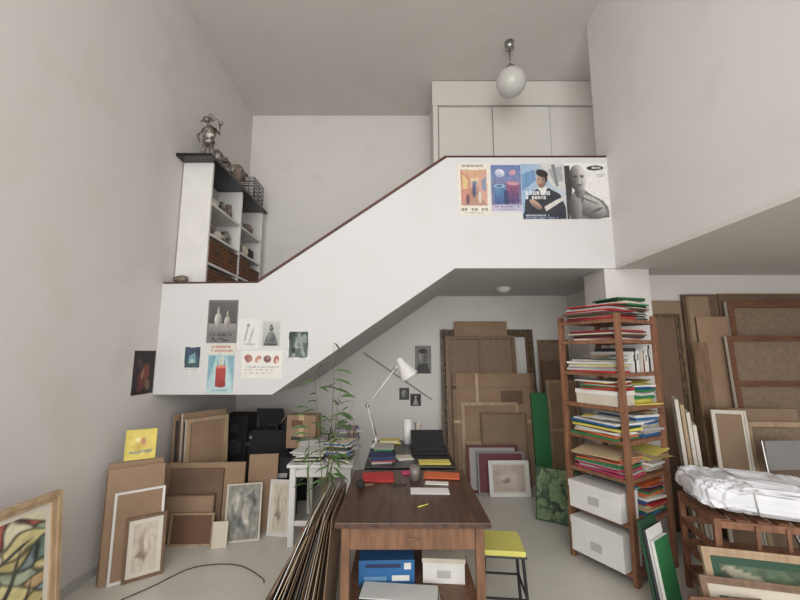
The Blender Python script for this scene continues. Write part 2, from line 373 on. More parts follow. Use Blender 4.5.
towers = comp((156, 192, 198), [('g', 0, .0, 1, .22, (212, 206, 190), (206, 202, 190)), ('p', [(0, 1), (.36, .26), (.64, .26), (1, 1)], (176, 202, 204)), ('p', [(0, .24), (.3, .24), (0, .8)], (120, 162, 176)), ('p', [(1, .24), (.7, .24), (1, .8)], (132, 168, 182)),
    ('g', .3, .46, .7, .84, (182, 70, 64), (150, 54, 56)), ('e', .5, .46, .2, .035, (212, 130, 112), .1, 0), ('e', .5, .84, .2, .04, (150, 54, 56), .1, 0), ('s', .5, .36, .03, .09, (232, 214, 144), (200, 156, 104), -.5, 0, 0), ('p', [(.34, .44), (.37, .24), (.4, .44)], (100, 144, 160)), ('p', [(.6, .44), (.63, .24), (.66, .44)], (100, 144, 160)),
    ('t', .08, .03, .92, .08, (172, 80, 70), 10), ('t', .08, .11, .92, .16, (172, 80, 70), 12), ('t', .2, .92, .8, .95, (90, 116, 132), 14)], (8, 10), .01, 0, .06)
poster('exhibition_poster', -1.742, -1.505, 1.24, 1.68, towers, 60)
poster('sketch_drawing', -1.488, -1.28, 1.635, 1.91, comp((214, 213, 209), [('s', .36, .5, .06, .3, (206, 206, 206), (138, 140, 144), -.6, 0, .25), ('s', .6, .55, .05, .26, (200, 200, 200), (150, 152, 156), -.6, 0, .35), ('e', .45, .2, .06, .06, (130, 132, 136), .4, 0), ('e', .52, .84, .26, .03, (176, 176, 178), .8, 0)], (9, 7), .03), 45)
poster('buddha_print', -1.27, -1.095, 1.64, 1.90, comp((206, 202, 192), [('g', .06, .04, .94, .9, (186, 188, 184), (160, 162, 158)), ('p', [(.12, .9), (.24, .6), (.38, .42), (.62, .42), (.76, .6), (.88, .9)], (98, 100, 98)), ('s', .5, .3, .12, .1, (150, 150, 146), (60, 62, 62), -.4, -.5, 0), ('e', .5, .19, .06, .04, (60, 62, 62), .4, 0), ('s', .5, .62, .2, .2, (140, 142, 138), (64, 66, 66), -.4, -.5, 0), ('s', .5, .83, .36, .07, (120, 122, 120), (54, 56, 56), 0, -.8, 0)], (9, 8)), 45)
circ = comp((220, 217, 209), [('e', .17, .28, .09, .13, (176, 92, 84), .3, 0), ('s', .17, .32, .05, .12, (206, 150, 130), (120, 70, 66), .5, 0, .2), ('e', .4, .3, .07, .14, (196, 130, 110), .3, .3), ('e', .42, .36, .03, .08, (216, 200, 190), .4, 0), ('e', .62, .3, .08, .14, (124, 74, 78), .3, -.2), ('s', .62, .26, .04, .07, (206, 160, 140), (120, 70, 70), .5, 0, 0), ('e', .84, .32, .07, .13, (176, 92, 84), .3, .2), ('e', .85, .36, .03, .07, (216, 200, 190), .4, 0),
    ('t', .08, .56, .92, .62, (160, 156, 150), 26), ('t', .08, .68, .8, .73, (168, 164, 158), 26), ('t', .08, .8, .9, .84, (168, 164, 158), 30)], (8, 6), .04)
poster('exhibition_poster', -1.44, -1.067, 1.375, 1.62, circ, 80)
poster('monochrome_print', -1.03, -.826, 1.54, 1.81, comp((206, 208, 204), [('g', .07, .06, .93, .93, (60, 74, 70), (86, 100, 94)), ('p', [(.2, .9), (.46, .1), (.56, .1), (.84, .9), (.7, .9), (.52, .42), (.34, .9)], (140, 148, 142)), ('r', .36, .56, .66, .6, (150, 158, 152)), ('p', [(.07, .06), (.4, .06), (.07, .5)], (44, 52, 52)), ('e', .75, .3, .12, .14, (128, 138, 132), .7, 0), ('e', .3, .7, .1, .1, (40, 50, 48), .7, 0)], (7, 26), .015), 45)
poster('abstract_painting', 0, .28, 0, .37, comp((36, 28, 30), [('e', .4, .7, .2, .26, (104, 40, 38), .6, .3), ('e', .62, .5, .14, .2, (130, 62, 48), .7, -.4), ('e', .3, .3, .12, .12, (70, 52, 56), .7, 0), ('e', .7, .78, .14, .1, (120, 90, 70), .6, 0), ('e', .46, .56, .05, .12, (160, 110, 80), .7, .3)], (6, 14), .08), 50, M=T(XL+.003, 3.2, 1.25) @ RZ(90))
poster('portrait_print', .206, .43, 1.32, 1.70, comp((122, 122, 120), [('p', [(.05, 1), (.2, .66), (.75, .62), (.95, 1)], (58, 58, 60)), ('s', .5, .4, .24, .22, (180, 176, 170), (70, 68, 66), -.6, -.2, 0), ('e', .5, .2, .25, .09, (48, 46, 46), .3, 0), ('e', .42, .38, .04, .02, (50, 46, 46), .5, 0), ('e', .6, .38, .04, .02, (50, 46, 46), .5, 0), ('e', .5, .52, .07, .015, (80, 66, 62), .5, 0)], (7, 8)), 40, y=YB)
poster('small_print', -.01, .125, .97, 1.13, comp((70, 70, 70), [('s', .5, .5, .25, .32, (180, 176, 170), (80, 78, 76), -.5, -.3, 0)]), 24, y=YB)
poster('small_print', .14, .285, .89, 1.05, comp((50, 50, 50), [('p', [(.25, .92), (.5, .2), (.75, .92)], (160, 158, 152)), ('e', .5, .25, .1, .1, (170, 160, 150), .3, 0)]), 24, y=YB)

# ---------------------------------------------------------------- leaning pictures
def lean(name, kind, w, h, t, cx, cy, yaw=0, ln=5, m1=PINED, m2=LINEN, im=None, mt=.13, fr=.035, bars=1, vbar=0, z0=0, nx=50):
    b = B(name); b.M = T(cx, cy, z0) @ RZ(yaw) @ RX(-ln) @ T(-w/2, 0, 0)
    if kind == 'board':
        b.box(0, w, -t, 0, 0, h, m1, mf=m2)
    elif kind == 'stretcher':
        b.box(0, fr, -t, 0, 0, h, m1); b.box(w-fr, w, -t, 0, 0, h, m1)
        b.box(fr, w-fr, -t, 0, 0, fr, m1); b.box(fr, w-fr, -t, 0, h-fr, h, m1)
        for i in range(bars):
            z = h*(i+1)/(bars+1); b.box(fr, w-fr, -t*.9, -t*.2, z-fr/2, z+fr/2, m1)
        for i in range(vbar):
            x = w*(i+1)/(vbar+1); b.box(x-fr/2, x+fr/2, -t*.85, -t*.15, fr, h-fr, m1)
        b.box(fr*.5, w-fr*.5, -.006, -.001, fr*.5, h-fr*.5, m2)
        for sx in (0, 1):
            b.box(-.002 if sx == 0 else w, 0 if sx == 0 else w+.002, -t*.8, 0, 0, h, CANV)
    elif kind == 'frame':
        for a, c, dd in ((0, fr*.45, t), (fr*.45, fr, t*.7)):
            b.box(a, c, -dd, 0, a, h-a, m1); b.box(w-c, w-a, -dd, 0, a, h-a, m1)
            b.box(c, w-c, -dd, 0, a, c, m1); b.box(c, w-c, -dd, 0, h-c, h-a, m1)
        b.box(fr, w-fr, -t*.4, -.002, fr, h-fr, m2)
        if im:
            q = fr+min(w, h)*mt; b.img(q, w-q, q, h-q, -t*.4-.001, im, nx)
    return b.done(.0015 if kind == 'board' else 0)
def stack(x, y, yaw, ln, items):
    e = Vector((math.cos(math.radians(yaw)), math.sin(math.radians(yaw)))); nn = Vector((-e.y, e.x))
    off = 0
    for it in items:
        name, kind, w, h, t, sh, kw = it
        off += (t+.006)/math.cos(math.radians(ln))
        c = Vector((x, y))+e*(sh+w/2)+nn*off
        lean(name, kind, w, h, t, c.x, c.y, yaw, ln, **kw)
I_GREY = comp((134, 132, 122), [('s', .5, .45, .3, .35, (168, 164, 150), (96, 96, 92), -.4, -.6, 0), ('e', .35, .7, .2, .12, (98, 100, 98), .8, .3), ('e', .62, .6, .12, .2, (182, 176, 160), .8, 0), ('e', .7, .25, .2, .06, (90, 92, 90), .8, .5), ('e', .25, .3, .06, .2, (176, 172, 158), .8, .3)], (8, 34), .16)
I_DRAW = comp((196, 184, 164), [('e', .45, .5, .22, .32, (168, 150, 128), .8, .2), ('e', .55, .4, .1, .2, (206, 194, 172), .8, 0), ('e', .35, .7, .2, .08, (140, 122, 104), .8, 0)], (7, 18), .1, 3)
I_PINK = comp((182, 164, 152), [('e', .5, .5, .3, .3, (196, 182, 168), .8, .2), ('e', .4, .6, .15, .1, (150, 132, 122), .8, 0)], (5, 14), .1, 6)
I_YEL = comp((220, 196, 84), [('e', .45, .55, .2, .25, (206, 176, 70), .6, .3), ('e', .6, .4, .1, .14, (196, 130, 100), .6, 0), ('p', [(.1, .75), (.9, .68), (.9, .8), (.1, .84)], (150, 150, 116)), ('e', .35, .35, .1, .08, (232, 220, 156), .6, 0)], (6, 14), .08, 2)
I_FACE = comp(patches([(206, 192, 128), (190, 174, 110), (150, 164, 132), (214, 204, 158), (186, 152, 104), (112, 140, 124), (204, 182, 120), (216, 208, 172), (176, 92, 72), (132, 150, 150)], 9, 23, .3, .45, 1.2), [
    ('e', .80, .45, .012, .24, (64, 60, 54), .8, .35), ('e', .72, .34, .010, .18, (70, 66, 58), .8, -.5), ('e', .88, .62, .010, .2, (74, 60, 52), .8, .2), ('e', .76, .76, .13, .012, (70, 62, 54), .8, .3), ('e', .85, .22, .1, .01, (66, 70, 64), .8, -.4)], (9, 22), .05, 0, .18)
I_GREEN = patches([(70, 100, 66), (48, 74, 50), (104, 130, 88), (38, 58, 42), (120, 138, 96), (88, 112, 72)], 9, 4, .4)
I_GREEN2 = patches([(84, 104, 78), (120, 132, 108), (150, 152, 128), (70, 86, 66), (180, 176, 150)], 5, 9, .4)

stack(-2.05, 2.80, 36, 3, [
    ('framed_drawing', 'frame', .25, .42, .02, .14, dict(m1=PINED, m2=CANV, im=I_DRAW, mt=.12, fr=.02)),
    ('framed_drawing', 'frame', .31, .60, .02, .06, dict(m1=WHITE, m2=CARD, im=None, fr=.016)),
    ('canvas_back', 'board', .35, .76, .022, .01, dict(m1=PINE, m2=CARD)),
    ('canvas_back', 'board', .36, .72, .02, .0, dict(m1=CARD, m2=PINED)),
    ('canvas_back', 'board', .34, .79, .022, .01, dict(m1=PINED, m2=CARD)),
    ('canvas_back', 'board', .36, .75, .02, .0, dict(m1=PINE, m2=CARD)),
    ('canvas_back', 'board', .35, .70, .018, -.0, dict(m1=BROWN, m2=CARD))])
lean('yellow_painting', 'frame', .20, .22, .018, XL+.22, 3.06, 30, 6, m1=YELP, m2=YELP, im=I_YEL, mt=.0, fr=.01, z0=.792, nx=30)
lean('framed_abstract_painting', 'frame', 1.1, .86, .04, -1.86, 1.66, 85, 5, m1=PINE, m2=CANV, im=I_FACE, mt=.03, fr=.045, nx=150)
lean('painting_canvas_back', 'board', .78, .62, .03, -1.79, 3.58, 3, 4, m1=PINE, m2=CARD)
lean('brown_panel', 'board', .46, .58, .02, -1.80, 3.535, 3, 4, m1=BROWN, m2=CARDD)
lean('framed_panel_back', 'frame', .46, .38, .025, -1.84, 3.49, 3, 5, m1=CARDD, m2=CARD, fr=.012)
lean('framed_panel_back', 'frame', .36, .25, .02, -1.76, 3.44, 2, 6, m1=PINE, m2=BROWN, fr=.014)
lean('grey_painting', 'frame', .29, .46, .025, -1.36, 3.52, 12, 6, m1=CANV, m2=CANV, im=I_GREY, mt=.0, fr=.012)
lean('canvas_back', 'board', .26, .66, .025, -1.27, 3.70, 8, 5, m1=PINE, m2=CARD)
lean('framed_drawing', 'frame', .20, .46, .025, -1.08, 3.62, -8, 6, m1=WHITE, m2=CANV, im=I_DRAW, fr=.014)
lean('painted_card', 'board', .12, .20, .010, -1.50, 3.40, 10, 8, m1=PINE, m2=PAPER2)
its = [('stacked_canvas', 'stretcher', .42, .98, .028, .0, dict(m1=PINE, m2=CARD, bars=1))]
for i, (a, c, hh) in enumerate(((CHAR, BLACKM, .95), (WHITE, CARD, 1.03), (BROWN, CARDD, 1.0), (CHAR, CHAR, .96), (PINE, CARD, 1.02))):
    its.append(('stacked_canvas', 'board', .44, hh, .024, -.01*i, dict(m1=a, m2=c)))
stack(-1.96, 3.66, 56, 2, its)

def ornate():
    b = B('ornate_gilt_frame'); w, h = 1.27, 1.93; b.M = T(1.19, 5.09) @ RX(-6) @ T(-w/2, 0, 0)
    for a, c, dd, m in ((0, .03, .035, GOLD), (.03, .075, .06, GOLD), (.075, .1, .03, BROWN)):
        b.box(a, c, -dd, 0, a, h-a, m); b.box(w-c, w-a, -dd, 0, a, h-a, m)
        b.box(c, w-c, -dd, 0, a, c, m); b.box(c, w-c, -dd, 0, h-c, h-a, m)
    for i in range(26):
        z = .04+i*(h-.08)/25
        for x in (.052, w-.052): b.blob((x, -.06, z), (.02, .012, .028), GOLD, 1)
    for i in range(16):
        x = .05+i*(w-.1)/15
        for z in (.052, h-.052): b.blob((x, -.06, z), (.028, .012, .02), GOLD, 1)
    b.done()
ornate()
L6 = 6
lean('cardboard_panel', 'board', .72, 2.04, .012, 1.10, 5.005, 0, L6, m1=CARD, m2=CARD)
lean('stretched_canvas_back', 'stretcher', .93, 1.84, .03, 1.08, 4.985, 0, L6, m1=PINED, m2=LINEN, fr=.05, bars=2, vbar=1)
def wrapped():
    b = B('wrapped_painting'); w, h, t = 1.06, 1.34, .03; b.M = T(1.21, 4.945) @ RX(-6) @ T(-w/2, 0, 0)
    b.box(0, w, -t, 0, 0, h, CARD)
    b.box(.0, w, -t-.002, -t, h-.20, h-.16, KRAFT); b.box(.30, .335, -t-.003, -t, 0, h, TAN); b.box(.0, w, -t-.0025, -t, .72, .755, TAN)
    b.box(.62, .9, -t-.0035, -t-.001, .95, 1.12, CARDD); b.box(w-.05, w, -t-.002, -t, 0, h, PINED); b.box(0, .05, -t-.002, -t, 0, h, PINED)
    b.done()
wrapped()
lean('stretched_canvas_back', 'stretcher', .72, .98, .03, 1.14, 4.905, 0, L6, m1=PINE, m2=CARD, fr=.04, bars=1)
lean('pine_frame', 'frame', .58, .86, .025, 1.30, 4.865, 0, L6, m1=PINED, m2=KRAFT, fr=.03)
lean('framed_picture', 'frame', .60, .52, .025, 1.09, 4.66, 0, 8, m1=MAROON, m2=PAPER3, fr=.03)
lean('framed_picture', 'frame', .55, .46, .025, 1.17, 4.60, 0, 8, m1=GREY, m2=MAROON, fr=.02)
lean('framed_picture', 'frame', .46, .38, .025, 1.24, 4.54, 0, 8, m1=WHITE, m2=CANV, im=I_PINK, mt=.04, fr=.035)
lean('green_portfolio', 'board', .2, 1.10, .03, 1.76, 4.88, 0, 5, m1=DGREEN, m2=GREEN)
lean('stretched_canvas_back', 'stretcher', .42, 1.78, .03, 2.10, 5.19, 0, 3, m1=PINED, m2=LINEN, fr=.04, bars=3)
lean('brown_panel', 'board', .40, 1.50, .03, 2.10, 5.10, 0, 3, m1=BROWN, m2=CARDD)
lean('stretched_canvas_back', 'stretcher', .40, 1.25, .03, 2.11, 5.02, 0, 3, m1=PINE, m2=CARD, fr=.035, bars=1)
lean('green_painting', 'frame', .40, .48, .02, 1.50, 3.86, -30, 12, m1=DGREEN, m2=DGREEN, im=I_GREEN, mt=.0, fr=.01)

# side room panels
lean('tall_panel', 'board', .40, 2.12, .03, 2.60, 3.76, 0, 1, m1=PINED, m2=KRAFT)
lean('gilt_frame', 'frame', .34, 1.98, .03, 2.58, 3.715, 0, 1, m1=GOLD, m2=CARDD, fr=.04)
lean('tall_panel', 'board', .34, 2.18, .04, 2.99, 3.75, 0, 1, m1=PINED, m2=CARDD)
lean('tall_panel', 'board', .20, 2.15, .04, 2.93, 3.70, 0, 1, m1=PINE, m2=KRAFT)
lean('tall_panel', 'board', .9, 2.19, .03, 3.64, 3.76, 0, 1, m1=PINED, m2=CARDD)
lean('stretched_canvas_back', 'stretcher', .95, 2.1, .04, 3.68, 3.66, 0, 2, m1=WOOD, m2=LINEN, fr=.06, bars=2)
lean('tall_panel', 'board', .3, 1.95, .03, 3.02, 3.635, 0, 2, m1=CARDD, m2=CARD)
lean('tall_panel', 'board', .12, 1.70, .03, 2.84, 3.58, 0, 2, m1=PINE, m2=PINED)
lean('stretched_canvas_back', 'stretcher', .85, 1.76, .035, 3.50, 3.53, 0, 3, m1=WOOD, m2=LINEN, fr=.05, bars=3)
lean('kraft_wrapped_panel', 'board', .55, 1.12, .03, 3.15, 3.34, -5, 5, m1=PINE, m2=KRAFT)
lean('stretched_canvas_back', 'stretcher', .6, 1.02, .03, 3.25, 3.28, -5, 5, m1=PINE, m2=LINEN, fr=.04, bars=1)
stack(2.44, 3.14, 60, 3, [('primed_canvas', 'board', .32, 1.02, .026, .02, dict(m1=CANV, m2=KRAFT)),
    ('primed_canvas', 'board', .34, 1.12, .026, .0, dict(m1=CANV, m2=CANV)),
    ('primed_canvas', 'board', .34, 1.18, .026, .0, dict(m1=PINE, m2=CARD)),
    ('primed_canvas', 'board', .32, 1.22, .026, .0, dict(m1=CANV, m2=PAPER2))])
lean('primed_canvas', 'frame', .24, 1.12, .03, 2.76, 3.26, -20, 5, m1=CANV, m2=KRAFT, fr=.03)

# ---------------------------------------------------------------- wooden bookcase with papers
MB_ = T(1.625, 2.84) @ RZ(30)
W_, D_ = .56, .52
shz = [.08, .40, .70, .96, 1.20, 1.45, 1.70, 1.86]
b = B('wooden_bookcase'); b.M = MB_
for x in (0, W_-.05):
    for y in (0, D_-.03):
        b.box(x, x+.05, y, y+.03, 0, 1.90, SHELFW)
for z in shz:
    for k in range(5):
        y0 = .012+k*(D_-.024)/5; b.box(.008, W_-.008, y0, y0+(D_-.024)/5-.012, z-.018, z, SHELFW)
    b.box(.05, W_-.05, .002, .012, z-.028, z+.001, SHELFW); b.box(.003, .012, .03, D_-.03, z-.028, z+.001, SHELFW)
    b.box(W_-.012, W_-.003, .03, D_-.03, z-.028, z+.001, SHELFW)
b.done(.002)
cols = [PAPER]*6+[PAPER2]*3+[PAPER3]*2+[TAN, RED, RED, ORANGE, PINK, GREEN, GREEN, YELP, YELP, BLUE, BLUE, MAROON, CHAR, TEAL, DGREEN, LGREY, KRAFT]
def pile(b, cx, cy, z, w, d, hmax, cs=cols, jit=.02, tmin=.003, tmax=.016, base=0, rr=7, wmin=.8):
    zz = z+.0006
    M0 = b.M.copy()
    while zz < z+hmax:
        t = min(random.uniform(tmin, tmax), z+hmax-zz+.002)
        ww, dd = w*random.uniform(wmin, 1), d*random.uniform(wmin, 1)
        b.M = M0 @ T(cx+random.uniform(-jit, jit), cy+random.uniform(-jit, jit), 0) @ RZ(base+random.uniform(-rr, rr))
        b.box(-ww/2, ww/2, -dd/2, dd/2, zz, zz+t-.0008, random.choice(cs))
        zz += t
    b.M = M0
def sheets(b, cx, cy, z, n, m=None):
    M0 = b.M.copy()
    for k in range(n):
        b.M = M0 @ T(cx+random.uniform(-.03, .03), cy+random.uniform(-.05, .05), z+.003*k) @ RZ(random.uniform(-25, 25))
        w, d = random.uniform(.16, .24), random.uniform(.2, .28); mm = m or random.choice([PAPER, PAPER2, PAPER3, TAN, YELP])
        prev = None
        for i in range(7):
            x = -w/2+w*i/6; zz = .012-.05*(abs(x)/w)**2*4*.25
            row = [b.v((x, -d/2, zz)), b.v((x, d/2, zz))]
            if prev: b.face([prev[0], row[0], row[1], prev[1]], mm)
            prev = row
    b.M = M0
def folder_open(b, cx, cy, z, rot, m, w=.24, d=.3, tilt=9):
    M0 = b.M.copy()
    b.M = M0 @ T(cx, cy, z) @ RZ(rot); b.box(0, w, 0, d, 0, .003, m)
    b.M = b.M @ T(0, 0, .004) @ RY(-tilt); b.box(0, w*.95, 0, d, 0, .003, m); b.M = M0
def binders(b, xs, xe, z, ms, h0=.15, h1=.22):
    xx = xs; k = 0
    while True:
        t = random.uniform(.016, .042); hh = random.uniform(h0, h1)
        if xx+t > xe: break
        b.M = MB_ @ T(xx, 0, z+.001) @ RY(random.uniform(-1, 3))
        m = ms[k % len(ms)]; b.box(0, t-.002, .035, .035+random.uniform(.24, .36), 0, hh, m)
        b.box(t*.25, t*.75, .0335, .035, hh*.55, hh*.85, LGREY if m is not PAPER else MGREY)
        xx += t+.005; k += 1
    b.M = MB_
for si, z in enumerate(shz):
    if si == 6: continue
    b = B('stacked_folders_and_papers'); b.M = MB_
    if si == 0:
        pile(b, .385, .25, z, .27, .4, .20, [PINK, PINK, MAROON, PAPER, RED, BROWN], tmax=.022, rr=6)
        folder_open(b, .27, .06, z+.21, 3, PINK, .25, .32, 7)
    elif si == 1:
        pile(b, .385, .24, z, .28, .46, .20, [ORANGE, RED, YELP, GREEN, PAPER, TAN, MAROON, TEAL, BLUE], tmax=.022, rr=6)
        folder_open(b, .24, .03, z+.205, -4, ORANGE, .26, .34, 8)
    elif si == 7:
        pile(b, .15, .24, z, .36, .44, .10, [PAPER, RED, GREEN, CHAR, BROWN, MAROON, PAPER3], rr=12)
        folder_open(b, -.02, .03, z+.105, 6, RED, .3, .36, 5)
        pile(b, .42, .24, z, .30, .42, .16, [PAPER3, GREEN, CHAR, RED, BROWN, PAPER2, DGREEN, MGREY], rr=12)
        pile(b, .40, .22, z+.163, .32, .3, .03, [GREEN, PAPER3, DGREEN, CHAR], rr=20)
    elif si == 5:
        pile(b, .11, .25, z, .22, .42, .10, rr=10); sheets(b, .1, .2, z+.12, 3)
        binders(b, .23, .50, z, [PAPER, CHAR, PAPER, LGREY, PAPER2, MAROON, PAPER])
    elif si == 4:
        b.box(.03, .25, .06, .40, z+.001, z+.10, PAPER2); b.box(.025, .255, .055, .405, z+.08, z+.112, PAPER)
        pile(b, .15, .22, z+.114, .24, .34, .07, [BLUE, RED, PAPER, GREEN, YELP, PAPER], rr=14)
        pile(b, .41, .24, z, .28, .44, .15, [BLUE, PAPER, TEAL, PAPER, GREEN, PINK, PAPER, YELP], rr=12); folder_open(b, .29, .03, z+.155, 5, YELP, .24, .34, 6)
    elif si == 3:
        pile(b, .14, .24, z, .28, .44, .12, rr=12, tmax=.022); sheets(b, .08, .2, z+.138, 3)
        pile(b, .42, .24, z, .28, .44, .16, [GREEN, PAPER, YELP, PAPER, RED, PAPER2, BLUE, PAPER3], rr=12, tmax=.026); sheets(b, .42, .14, z+.178, 3)
    else:
        pile(b, .14, .24, z, .28, .42, .13, [PAPER, PINK, TAN, PAPER3, GREEN, ORANGE, PAPER], rr=12); folder_open(b, -.05, .05, z+.135, 8, TAN, .28, .34, 6)
        pile(b, .42, .24, z, .28, .44, .10, [PAPER, RED, TAN, KRAFT, YELP, PAPER], rr=10); folder_open(b, .27, .0, z+.105, -6, YELP, .28, .34, 12); sheets(b, .44, .1, z+.12, 2, TAN)
    b.done()
b = B('stacked_folders_and_papers'); b.M = MB_
pile(b, .24, .24, 1.70, .4, .44, .08, [RED, MAROON, BROWN, PAPER2, CHAR], rr=12); b.done()
for (z, hh) in ((.081, .25), (.402, .2)):
    b = B('archive_box'); b.M = MB_ @ T(-.045, .055, 0)
    b.box(0, .22, 0, .41, z, z+hh-.05, PAPER); b.box(-.004, .224, -.004, .414, z+hh-.05, z+hh, WHITE)
    b.box(-.003, 0, .16, .25, z+.06, z+.12, LGREY); b.done(.003)

# ---------------------------------------------------------------- brown table foreground
b = B('wooden_writing_table')
x0, x1, y0, y1 = -.33, .46, 2.05, 2.93
b.box(x0, x1, y0, y1, .725, .752, WOODT)
for x in (x0+.03, x1-.075):
    for y in (y0+.03, y1-.075):
        b.box(x, x+.045, y, y+.045, 0, .725, WOODL)
b.box(x0+.075, x1-.075, y0+.035, y0+.055, .61, .725, WOODL); b.box(x0+.075, x1-.075, y1-.055, y1-.035, .61, .725, WOODL)
for x in (x0+.035, x1-.055): b.box(x, x+.02, y0+.075, y1-.075, .61, .725, WOODL)
b.box(x0+.035, x1-.035, y0+.08, y1-.08, .27, .29, WOODL)
b.box(.03, .11, y0+.028, y0+.035, .655, .668, BROWN)
b.done(.003)
Z = .753
def papers(name, cx, cy, z, w, d, rot, cs, hmax=.006, jit=.01, rr=7):
    b = B(name); b.M = T(cx, cy, 0) @ RZ(rot); pile(b, 0, 0, z, w, d, hmax, cs, jit, rr=rr); return b.done()
papers('red_folder', -.15, 2.74, Z, .23, .19, 4, [RED], .012, .004)
papers('orange_magazine', .29, 2.77, Z, .27, .14, -3, [ORANGE], .012, .004)
papers('loose_papers', .19, 2.50, Z, .24, .12, 5, [PAPER], .004)
papers('loose_papers', .24, 2.635, Z, .16, .07, -12, [PAPER, PAPER2], .004)
papers('pink_notebook', .06, 2.85, Z, .10, .06, 15, [PINK, LILAC], .01, .004)
b = B('drinking_glass'); b.lathe((.10, 2.70, Z), [(.03, 0), (.036, .09), (.033, .09), (.027, .006)], mat('smoky_glass', (120, 112, 104), .1)); b.done()
b = B('wooden_pipe'); b.tube([(-.24, 2.56, Z+.012), (-.17, 2.58, Z+.012)], .01, BROWN); b.lathe((-.25, 2.55, Z), [(.02, 0), (.026, .02), (.022, .045)], BLACKM); b.done()
b = B('pencil'); b.tube([(.1, 2.24, Z+.004), (.16, 2.28, Z+.004)], .003, YELP); b.done()
b = B('spectacles')
for o in (0, .055): b.tube([(-.04+o+.022*math.cos(k*math.pi/5), 2.60+.016*math.sin(k*math.pi/5), Z+.003) for k in range(11)], .002, BLACKM, 5)
b.tube([(-.062, 2.60, Z+.003), (-.07, 2.64, Z+.003)], .002, BLACKM, 5); b.tube([(.037, 2.60, Z+.003), (.04, 2.64, Z+.003)], .002, BLACKM, 5); b.done()
b = B('blue_cardboard_box'); b.M = T(-.08, 2.47) @ RZ(2)
b.box(-.16, .16, -.1, .12, .291, .42, BLUE); b.box(-.13, 0, -.102, -.1, .31, .335, SKYB); b.box(.03, .13, -.102, -.1, .31, .34, PAPER); b.box(-.12, .08, -.102, -.1, .38, .40, NAVY); b.box(.10, .14, -.102, -.1, .37, .405, PAPER); b.done(.003)
b = B('white_storage_box'); b.M = T(.26, 2.50) @ RZ(-4)
b.box(-.12, .12, -.12, .12, .291, .40, PAPER); b.box(-.125, .125, -.125, .125, .40, .425, PAPER2); b.box(-.04, .04, -.122, -.12, .32, .36, LGREY); b.done(.003)
papers('magazine_stack', .0, 2.25, .291, .44, .16, 0, [DGREEN, GREEN, PAPER, PAPER3, GREEN], .03, .006)
b = B('green_cardboard_box'); b.box(-.2, .36, 2.2, 2.6, 0, .2, GREEN); b.box(-.14, .1, 2.196, 2.2, .05, .13, PAPER); b.box(.14, .3, 2.196, 2.2, .05, .15, DGREEN); b.done(.003)

# bundle of thin boards leaning on the table
b = B('leaning_cardboard_sheets')
cc = [CARD, PINED, PAPER3, CARDD, KRAFT, BROWN, PAPER2, LINEN, CARDD, TAN, PAPER, BROWN, PINE, CHAR]
N = 30
for i in range(N):
    f = i/(N-1)
    xb = -.42-.46*f; xt = -.362-.006*i; zt = .73-.12*f*random.uniform(.2, 1.0)-random.uniform(0, .05); t = random.choice((.0025, .003, .004))
    ya = 2.16+random.uniform(-.06, .16)+.10*f; yb_ = ya+random.uniform(.45, .60)
    d = Vector((xt-xb, 0, zt)).normalized(); nn = Vector((-d.z, 0, d.x))*t
    b.prism([(xb, 0.0), (xt, zt), (xt+nn.x, zt+nn.z), (xb+nn.x, max(nn.z, 0))], ya, yb_, cc[i % len(cc)])
b.done()

# ---------------------------------------------------------------- black desk
b = B('black_desk')
b.box(-.27, .43, 3.02, 3.92, .715, .745, BLACK)
for x in (-.25, .375):
    for y in (3.06, 3.84): b.box(x, x+.04, y, y+.04, 0, .715, BLACKM)
b.box(-.21, .375, 3.07, 3.09, .63, .715, BLACKM)
b.done(.003)
papers('yellow_envelope', .27, 3.14, .746, .27, .13, -4, [YELP], .006, .003)
papers('yellow_notepad', -.10, 3.80, .746, .2, .14, 3, [YELP, PAPER], .03, .006)
papers('book_stack', -.15, 3.18, .746, .2, .18, 8, [CHAR, PAPER3, NAVY, PAPER, RED], .05)
papers('book_stack', -.14, 3.42, .746, .18, .22, -6, [PAPER3, PAPER, GREEN, CHAR], .06)
papers('loose_papers', .03, 3.27, .746, .15, .14, 20, [PAPER, PAPER2, PAPER3], .008, .015, 25)
b = B('black_laptop'); b.M = T(.26, 3.48, .746) @ RZ(2)
b.box(-.15, .15, -.11, .11, 0, .015, BLACKM); b.box(-.13, .13, -.02, .08, .015, .017, CHAR); b.M = b.M @ T(0, .11, .012) @ RX(-50)
b.box(-.15, .15, -.0, .008, 0, .19, BLACKM); b.done(.002)
b = B('paper_towel_roll'); b.lathe((.075, 3.78, .746), [(.045, 0), (.045, .23), (.02, .23), (.018, .2)], WHITE); b.done()
b = B('pencil_cup'); b.lathe((.17, 3.87, .746), [(.03, 0), (.035, .09), (.03, .09)], CHAR)
for k in range(5): b.tube([(.17+.01*math.cos(k*1.3), 3.87+.01*math.sin(k*1.3), .76), (.17+.03*math.cos(k*1.3), 3.87+.03*math.sin(k*1.3), .90+.01*k)], .0035, [RED, YELP, BLUE, WOOD, PAPER][k], 6)
b.done()
b = B('desk_lamp')
X, Y = -.22, 3.60
b.lathe((X, Y, .746), [(.045, 0), (.05, .02), (.03, .035), (.012, .05)], WHITE)
b.tube([(X, Y, .79), (X, Y, .84)], .012, WHITE)
for o in (-.012, .012):
    b.tube([(X, Y+o, .84), (-.30, Y+o, 1.12)], .006, WHITE); b.tube([(-.30, Y+o, 1.12), (-.05, Y+o, 1.45)], .006, WHITE)
b.blob((-.30, Y, 1.12), (.02, .02, .02), STEEL, 2); b.blob((-.05, Y, 1.45), (.018, .018, .018), STEEL, 2)
b.tube([(X, Y, .86), (-.28, Y, 1.05)], .009, STEEL)
b.tube([(-.05, Y, 1.45), (.01, Y, 1.50)], .01, WHITE)
b.M = T(.01, Y-.01, 1.51) @ RY(-32)
